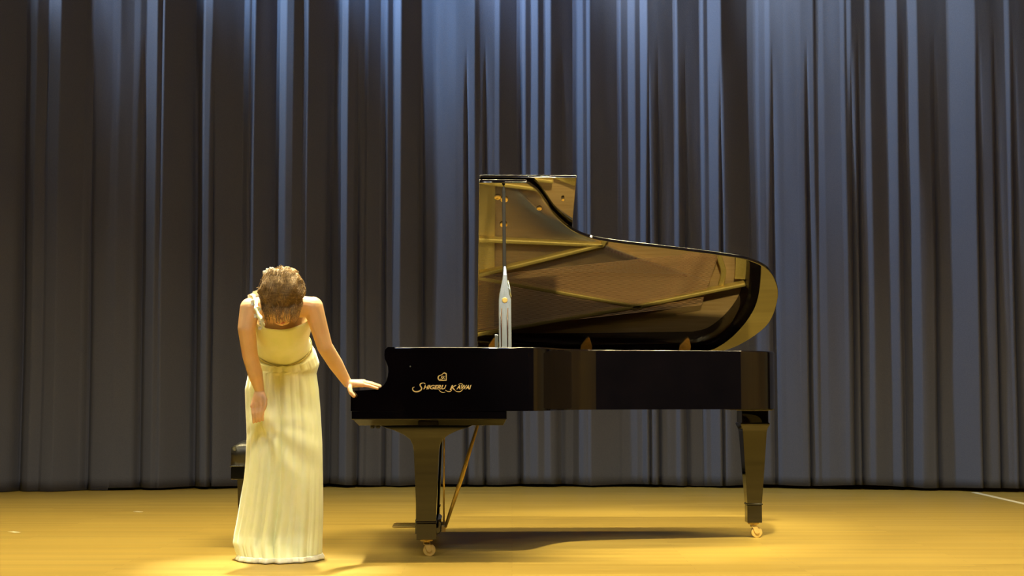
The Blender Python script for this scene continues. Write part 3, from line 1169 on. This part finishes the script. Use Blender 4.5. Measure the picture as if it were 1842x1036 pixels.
# right hand closed on the cloth
wrR = PP(467, 702, -.065)
kr = PP(466, 728, -.08)
ball(wrR.lerp(kr, .55), (.026, .020, .040))
for k in range(4):
    t = k / 3
    b = kr + Vector((.029 - .060 * t, -.008 + .004 * k, .004 - .010 * t))
    bone(wrR + Vector((.008 - .016 * t, 0, -.006)), b, .016, .0115, 12)
    finger(b, [(-.25 + .35 * t, -.2, -1), (-.10 + .15 * t, .2, -1), (0, .5, -.9)], [.036, .026, .018], .0084)
finger(wrR + Vector((.018, -.010, -.018)), [(.45, -.5, -.9), (.05, -.25, -1), (-.35, .0, -1)], [.030, .028, .022], .0115)

me = bpy.data.meshes.new('body')
body_bm.to_mesh(me)
body_bm.free()
tmp = bpy.data.objects.new('body_tmp', me)
COL.objects.link(tmp)
md = tmp.modifiers.new('remesh', 'REMESH')
md.mode = 'VOXEL'
md.voxel_size = .0032
md = tmp.modifiers.new('smooth', 'SMOOTH')
md.factor = .5
md.iterations = 4
bpy.context.view_layer.update()
me2 = bpy.data.meshes.new_from_object(tmp.evaluated_get(bpy.context.evaluated_depsgraph_get()))
bpy.data.objects.remove(tmp)
me2.name = 'body'
me2.materials.clear()
link('body', me2, 'skin', person, smooth=True)
bm = bmesh.new()
bmesh.ops.create_uvsphere(bm, u_segments=14, v_segments=8, radius=1, matrix=Matrix.Translation(hp(0, .090, -.040)) @ Rh.to_4x4() @ Matrix.Diagonal((.020, .007, .008, 1)))
obj('lips', bm, 'lip', person, True)

# ---- hair
rnd = random.Random(4)
bm = bmesh.new()
bmesh.ops.create_icosphere(bm, subdivisions=5, radius=1)
kill = []
for v in bm.verts:
    d = v.co.normalized()
    # d in head frame: x, front, up
    p = Vector((d.x * .095 + .004, d.y * .103 - .016, d.z * .095 + .048))
    if d.z < 0 and d.y < .3:
        p.z = .052 + d.z * .125                       # hair behind the head reaches the nape
    nse = noise.noise(Vector((d.x * 3.2, d.y * 3.2, d.z * 3.2))) * .020 + noise.noise(Vector((d.x * 8, d.y * 8, d.z * 5))) * .010
    p += d * nse
    if d.y > .35 and d.z < .20 + .16 * noise.noise(Vector((d.x * 4, 1, 6))) and abs(d.x) < .80: kill.append(v)
    v.co = hp(p.x, p.y, p.z)
bmesh.ops.delete(bm, geom=kill, context='VERTS')
hair = obj('hair', bm, 'hair', person, smooth=True)
md = hair.modifiers.new('thickness', 'SOLIDIFY')
md.thickness = .006
# loose bun at the back
bm = bmesh.new()
bmesh.ops.create_icosphere(bm, subdivisions=4, radius=1)
for v in bm.verts:
    d = v.co.normalized()
    r_ = 1 + .18 * noise.noise(d * 3.5) + .08 * math.sin(9 * math.atan2(d.z, d.x) + 6 * d.y)
    v.co = hp(d.x * .055 * r_ + .012, -.098 + d.y * .035 * r_, .055 + d.z * .050 * r_)
obj('hair_bun', bm, 'hair', hair, smooth=True)
# strands combed back over the head plus fly-aways and face locks
bm = bmesh.new()


def surf(a, e, lift=0.0):
    """a: angle around from front, e: elevation"""
    x = math.cos(e) * math.sin(a)
    y = math.cos(e) * math.cos(a)
    z = math.sin(e)
    k = 1 + lift
    return hp(x * .097 * k + .004, y * .105 * k - .016, z * .097 * k + .048)


def flow(x, th, lift):
    """hair combed from the forehead back over the crown; th runs front to back"""
    x = max(-.985, min(.985, x))
    c = math.sqrt(1 - x * x)
    k = 1 + lift
    nz = .020 * noise.noise(Vector((x * 3.2, c * math.cos(th) * 3.2, c * math.sin(th) * 3.2)))
    return hp((x * .095) * k + .004, (c * math.cos(th) * .103) * k - .016 + nz * .5, (c * math.sin(th) * .095) * k + .048 + nz)


for i in range(1500):
    x0 = rnd.uniform(-.97, .97)
    t0 = rnd.uniform(.10, .40) + .25 * noise.noise(Vector((x0 * 4, 1, 6))) if rnd.random() < .6 else rnd.uniform(.3, 2.2)
    t1 = min(math.pi - .1, t0 + rnd.uniform(.9, 2.4))
    w_ = 5 * noise.noise(Vector((x0 * 2.5, 0, 2)))
    fly = rnd.random() < .10
    lf = rnd.uniform(.01, .06) + (rnd.uniform(.03, .16) if fly else 0)
    drift = rnd.uniform(-.25, .25)
    pts = []
    for k in range(9):
        t = k / 8
        th = t0 + (t1 - t0) * t
        x = x0 * (1 - .25 * math.sin(th) * 0) + drift * t + .055 * math.sin(w_ + 6 * th) + .02 * math.sin(9 * th + i)
        pts.append(flow(x, th, lf * math.sin(math.pi * (.15 + .8 * t)) + .018 * math.sin(w_ * 2 + 8 * th)))
    tube(bm, pts, .0006 + .0004 * rnd.random(), 3, False)
for i in range(170):
    s_ = rnd.choice((-1, 1))
    st = flow(s_ * rnd.uniform(.62, .97), rnd.uniform(.0, .35), .03)
    ln = rnd.uniform(.03, .085)
    cw = rnd.uniform(0, 6)
    pts = [st + Vector((s_ * .006 * math.sin(cw + 5 * k / 6) - s_ * .012 * k / 6, .004 * math.cos(cw + 5 * k / 6), -ln * k / 6)) for k in range(7)]
    tube(bm, pts, .0007, 3, False)
for i in range(150):
    st = flow(rnd.uniform(-.68, .72), rnd.uniform(.12, .42), .02)
    ln = rnd.uniform(.03, .075)
    cw = rnd.uniform(0, 6)
    bk = rnd.uniform(-.012, .012)
    pts = [st + Vector((.005 * math.sin(cw + 4 * k / 6), -.004 - .010 * math.sin(1.6 * k / 6) + bk * k / 6, -ln * (k / 6) ** 1.2)) for k in range(7)]
    tube(bm, pts, .0007, 3, False)
tag(obj('hair_strand', bm, 'hair', hair, smooth=True), kind='stuff')

# ornament of small white flowers and pearls in the hair, upper left
orn = None
spots = [(476, 490), (481, 486), (486, 489), (491, 484.5), (497, 487), (501, 485), (480, 493), (487, 484)]
bm = bmesh.new()
first = None
for i, (px, py) in enumerate(spots):
    c = PP(px, py, -.355 + .012 * (i % 3))
    bm = bmesh.new()
    for k in range(5):
        an = k / 5 * 6.283 + i
        q = c + Vector((math.cos(an) * .0055, -.002, math.sin(an) * .0055))
        bmesh.ops.create_icosphere(bm, subdivisions=1, radius=1, matrix=Matrix.Translation(q) @ Matrix.Diagonal((.0045, .002, .0045, 1)))
    bmesh.ops.create_icosphere(bm, subdivisions=1, radius=.003, matrix=Matrix.Translation(c + Vector((0, -.004, 0))))
    if first is None:
        bmw = bmesh.new()
        tube(bmw, [PP(473, 494, -.335), PP(482, 488, -.335), PP(492, 486, -.335), PP(503, 486, -.335)], .0015, 6)
        first = obj('hair_ornament', bmw, 'pearl', person, True)
    obj('flower', bm, 'petal', first, smooth=True)


# ---- gown
def ring_pts(c, ax, ay, rx, ry, n, fn=None):
    out = []
    for k in range(n):
        an = 2 * math.pi * k / n
        r = 1 + (fn(an) if fn else 0)
        out.append(c + ax * (math.cos(an) * rx * r) + ay * (math.sin(an) * ry * r))
    return out


def loft(name, rings, mat, parent, closed=True, thick=.002):
    bm = bmesh.new()
    R = [[bm.verts.new(p) for p in r] for r in rings]
    n = len(R[0])
    for i in range(len(R) - 1):
        for k in range(n if closed else n - 1):
            bm.faces.new((R[i][k], R[i][(k + 1) % n], R[i + 1][(k + 1) % n], R[i + 1][k]))
    o = obj(name, bm, mat, parent, smooth=True)
    if thick:
        md = o.modifiers.new('thickness', 'SOLIDIFY')
        md.thickness = thick
        md.offset = 1
    return o


# skirt silhouette measured in the picture: (row, left, right)
SIL = [(672, 446, 570), (700, 440, 574), (735, 441, 577), (770, 443, 579), (800, 443, 580.5), (830, 441, 581), (860, 438, 581.5), (900, 431, 582),
       (930, 426, 582), (960, 420, 581), (975, 418, 580.5), (990, 423, 580), (1002, 428, 579)]
NR = 360
hand = PP(466, 758, -.06)
rings = []
levels = []
# waist ring tilted with the torso, then hips, then the falling skirt
levels.append((waist + Vector((0, 0, 0)), XR, FR, .128, .104, 0))
levels.append((Vector((0, .045, .972)), XR, Vector((0, -.86, -.5)).normalized(), .147, .128, .1))
levels.append((Vector((0, .080, .922)), XR, Vector((0, -.96, -.28)).normalized(), .161, .150, .25))
for (py, xl, xr) in SIL:
    t = (py - 672) / (1002 - 672)
    Yc = .185 - .05 * t if t < .2 else .175 - .045 * t
    a_ = PP(xl, py, Yc)
    b_ = PP(xr, py, Yc)
    c_ = (a_ + b_) / 2
    levels.append((c_, XR, Vector((0, -1, 0)), (b_.x - a_.x) / 2 / 1.03, (.150 + .012 * t + .045 * max(0, (t - .86) / .14) ** 1.4), .35 + .65 * t))
c_, ax, ay, rx, ry, tt = levels[-1]
levels[-1] = (Vector((c_.x, c_.y, .012)), ax, ay, rx, ry, tt)
# densify
dense = []
for i in range(len(levels) - 1):
    A = levels[i]
    B = levels[i + 1]
    for k in range(5):
        t = k / 5
        dense.append((A[0].lerp(B[0], t), ax, A[2].lerp(B[2], t).normalized(), A[3] + (B[3] - A[3]) * t, A[4] + (B[4] - A[4]) * t, A[5] + (B[5] - A[5]) * t))
dense.append(levels[-1])


def fold(an, z, amp):
    s = 0
    ph = .35 * math.sin(z * 2.1)
    s += .75 * (abs(math.sin(an * 8 + ph + .6 + .5 * math.sin(an * 3))) ** .8 - .6)
    s += .30 * (abs(math.sin(an * 13 + 1.9 + ph + 1.1 * math.sin(an * 2))) ** .8 - .6)
    s += .22 * math.sin(an * 23 + 1.4 * math.sin(z * 2))
    return s * amp


for (c_, ax_, ay_, rx, ry, tt) in dense:
    amp = .05 + .11 * tt
    ring = []
    for k in range(NR):
        an = 2 * math.pi * k / NR
        side = abs(math.cos(an))
        f_ = fold(an, c_.z, amp * (1 - .55 * side))
        p = c_ + ax_ * (math.cos(an) * rx * (1 + f_ * .35)) + ay_ * (math.sin(an) * ry * (1 + f_))
        if tt > 0:
            # cloth gathered up at the right hand: ridges fan out from it
            d = Vector((p.x - hand.x, 0, p.z - hand.z))
            if p.y < c_.y + .02:
                L = d.length
                aa = math.atan2(d.x, -d.z)
                below = max(0, min(1, (hand.z - p.z + .05) / .25))
                w_ = math.exp(-(L / .34) ** 2) * below
                p.y -= w_ * (.012 * math.cos(aa * 11 + .6) + .006)
                pull = math.exp(-(L / .05) ** 2)
                p.y -= .045 * pull
        ring.append(p)
    rings.append(ring)
gown = loft('gown', rings, 'dress', person)
# flared hem border with ripples touching the floor
lastc, ax_, ay_, rx, ry, tt = dense[-1]
hem = []
for j in range(4):
    ring = []
    for k in range(NR):
        p = rings[-1][k]
        an = 2 * math.pi * k / NR
        out = Vector((p.x - lastc.x, p.y - lastc.y, 0)).normalized()
        q = p + out * (.003 + .012 * j / 3 + .003 * math.sin(an * 15) * j / 3)
        q.z = .026 - .022 * j / 3
        ring.append(q)
    hem.append(ring)
loft('hem', hem, 'petal', gown)
# bodice: strapless, follows the bent torso
bod = []
prof = [(-.02, .131, .107), (.05, .128, .104), (.14, .122, .100), (.25, .122, .102), (.36, .128, .110), (.46, .134, .120), (.56, .139, .127), (.64, .141, .124), (.72, .141, .116), (.745, .140, .112)]
for t, rx, ry in prof:
    c_ = waist.lerp(neckb, t)
    ring = []
    for k in range(96):
        an = 2 * math.pi * k / 96
        fr = max(0, math.sin(an))
        bust = .016 * math.exp(-((t - .56) / .16) ** 2) * (math.exp(-((math.cos(an) - .42) / .25) ** 2) + math.exp(-((math.cos(an) + .42) / .25) ** 2)) * fr
        gather = .0035 * math.sin(t * 38 + 3.0 * math.sin(an * 2 + .6)) * fr
        dip = .055 * fr ** .7 * max(0, (t - .45) / .295)
        ring.append(c_ + XR * (math.cos(an) * rx) + FR * (math.sin(an) * ry + bust + gather) + T * dip)
    bod.append(ring)
loft('bodice', bod, 'dress', gown)
# sash
sa = []
for j in range(6):
    t = -.045 + .09 * j / 5
    c_ = waist.lerp(neckb, t)
    sa.append([c_ + XR * (math.cos(2 * math.pi * k / 96) * (.1345 + .002 * math.sin(j * 2.4))) + FR * (math.sin(2 * math.pi * k / 96) * (.112 + .002 * math.sin(j * 2.4))) for k in range(96)])
loft('sash', sa, 'satin_sash', gown)
# ruffled strap over her right shoulder with fabric flowers
path3 = catmull([PP(452, 536, -.13), PP(455, 530, -.19), PP(460, 545, -.235), PP(463, 560, -.265), PP(470, 578, -.285), PP(474, 590, -.285)], 4)
bm = bmesh.new()
L_ = []
for i, p in enumerate(path3):
    wv = .010 + .004 * math.sin(i * 1.9)
    L_.append([bm.verts.new(p + Vector((-wv, -.004 - .004 * math.cos(i * 2.1), 0))), bm.verts.new(p + Vector((0, -.010, .004))), bm.verts.new(p + Vector((wv, -.004 + .004 * math.cos(i * 2.1), 0)))])
for i in range(len(L_) - 1):
    for k in range(2):
        bm.faces.new((L_[i][k], L_[i][k + 1], L_[i + 1][k + 1], L_[i + 1][k]))
st = obj('strap', bm, 'dress', gown, smooth=True)
md = st.modifiers.new('thickness', 'SOLIDIFY')
md.thickness = .003
fl_pts = [(453, 535, -.155, .021), (461, 529, -.175, .019), (456, 545, -.235, .015), (465, 556, -.262, .014), (461, 568, -.275, .012), (471, 578, -.290, .013), (468, 590, -.285, .010)]
for (px, py, Y, r_) in fl_pts:
    c = PP(px, py, Y)
    bm = bmesh.new()
    for lay in range(3):
        for k in range(5):
            an = k / 5 * 6.283 + lay * .6
            rr = r_ * (1 - .28 * lay)
            dirp = Vector((math.cos(an), -.35 - .3 * lay, math.sin(an))).normalized()
            side_ = Vector((-math.sin(an), 0, math.cos(an)))
            up_ = dirp.cross(side_)
            g_ = []
            for iu in range(4):
                row = []
                for iv in range(4):
                    u_ = iu / 3
                    v_ = (iv / 3 - .5) * 2
                    wd = math.sin(math.pi * (.12 + .80 * u_)) * .62
                    row.append(bm.verts.new(c + dirp * rr * u_ + side_ * rr * wd * v_ + up_ * rr * (.25 * v_ * v_ - .2 * u_ * u_ + .08 * lay)))
                g_.append(row)
            for iu in range(3):
                for iv in range(3):
                    bm.faces.new((g_[iu][iv], g_[iu + 1][iv], g_[iu + 1][iv + 1], g_[iu][iv + 1]))
    obj('fabric_flower', bm, 'petal', gown, smooth=True)
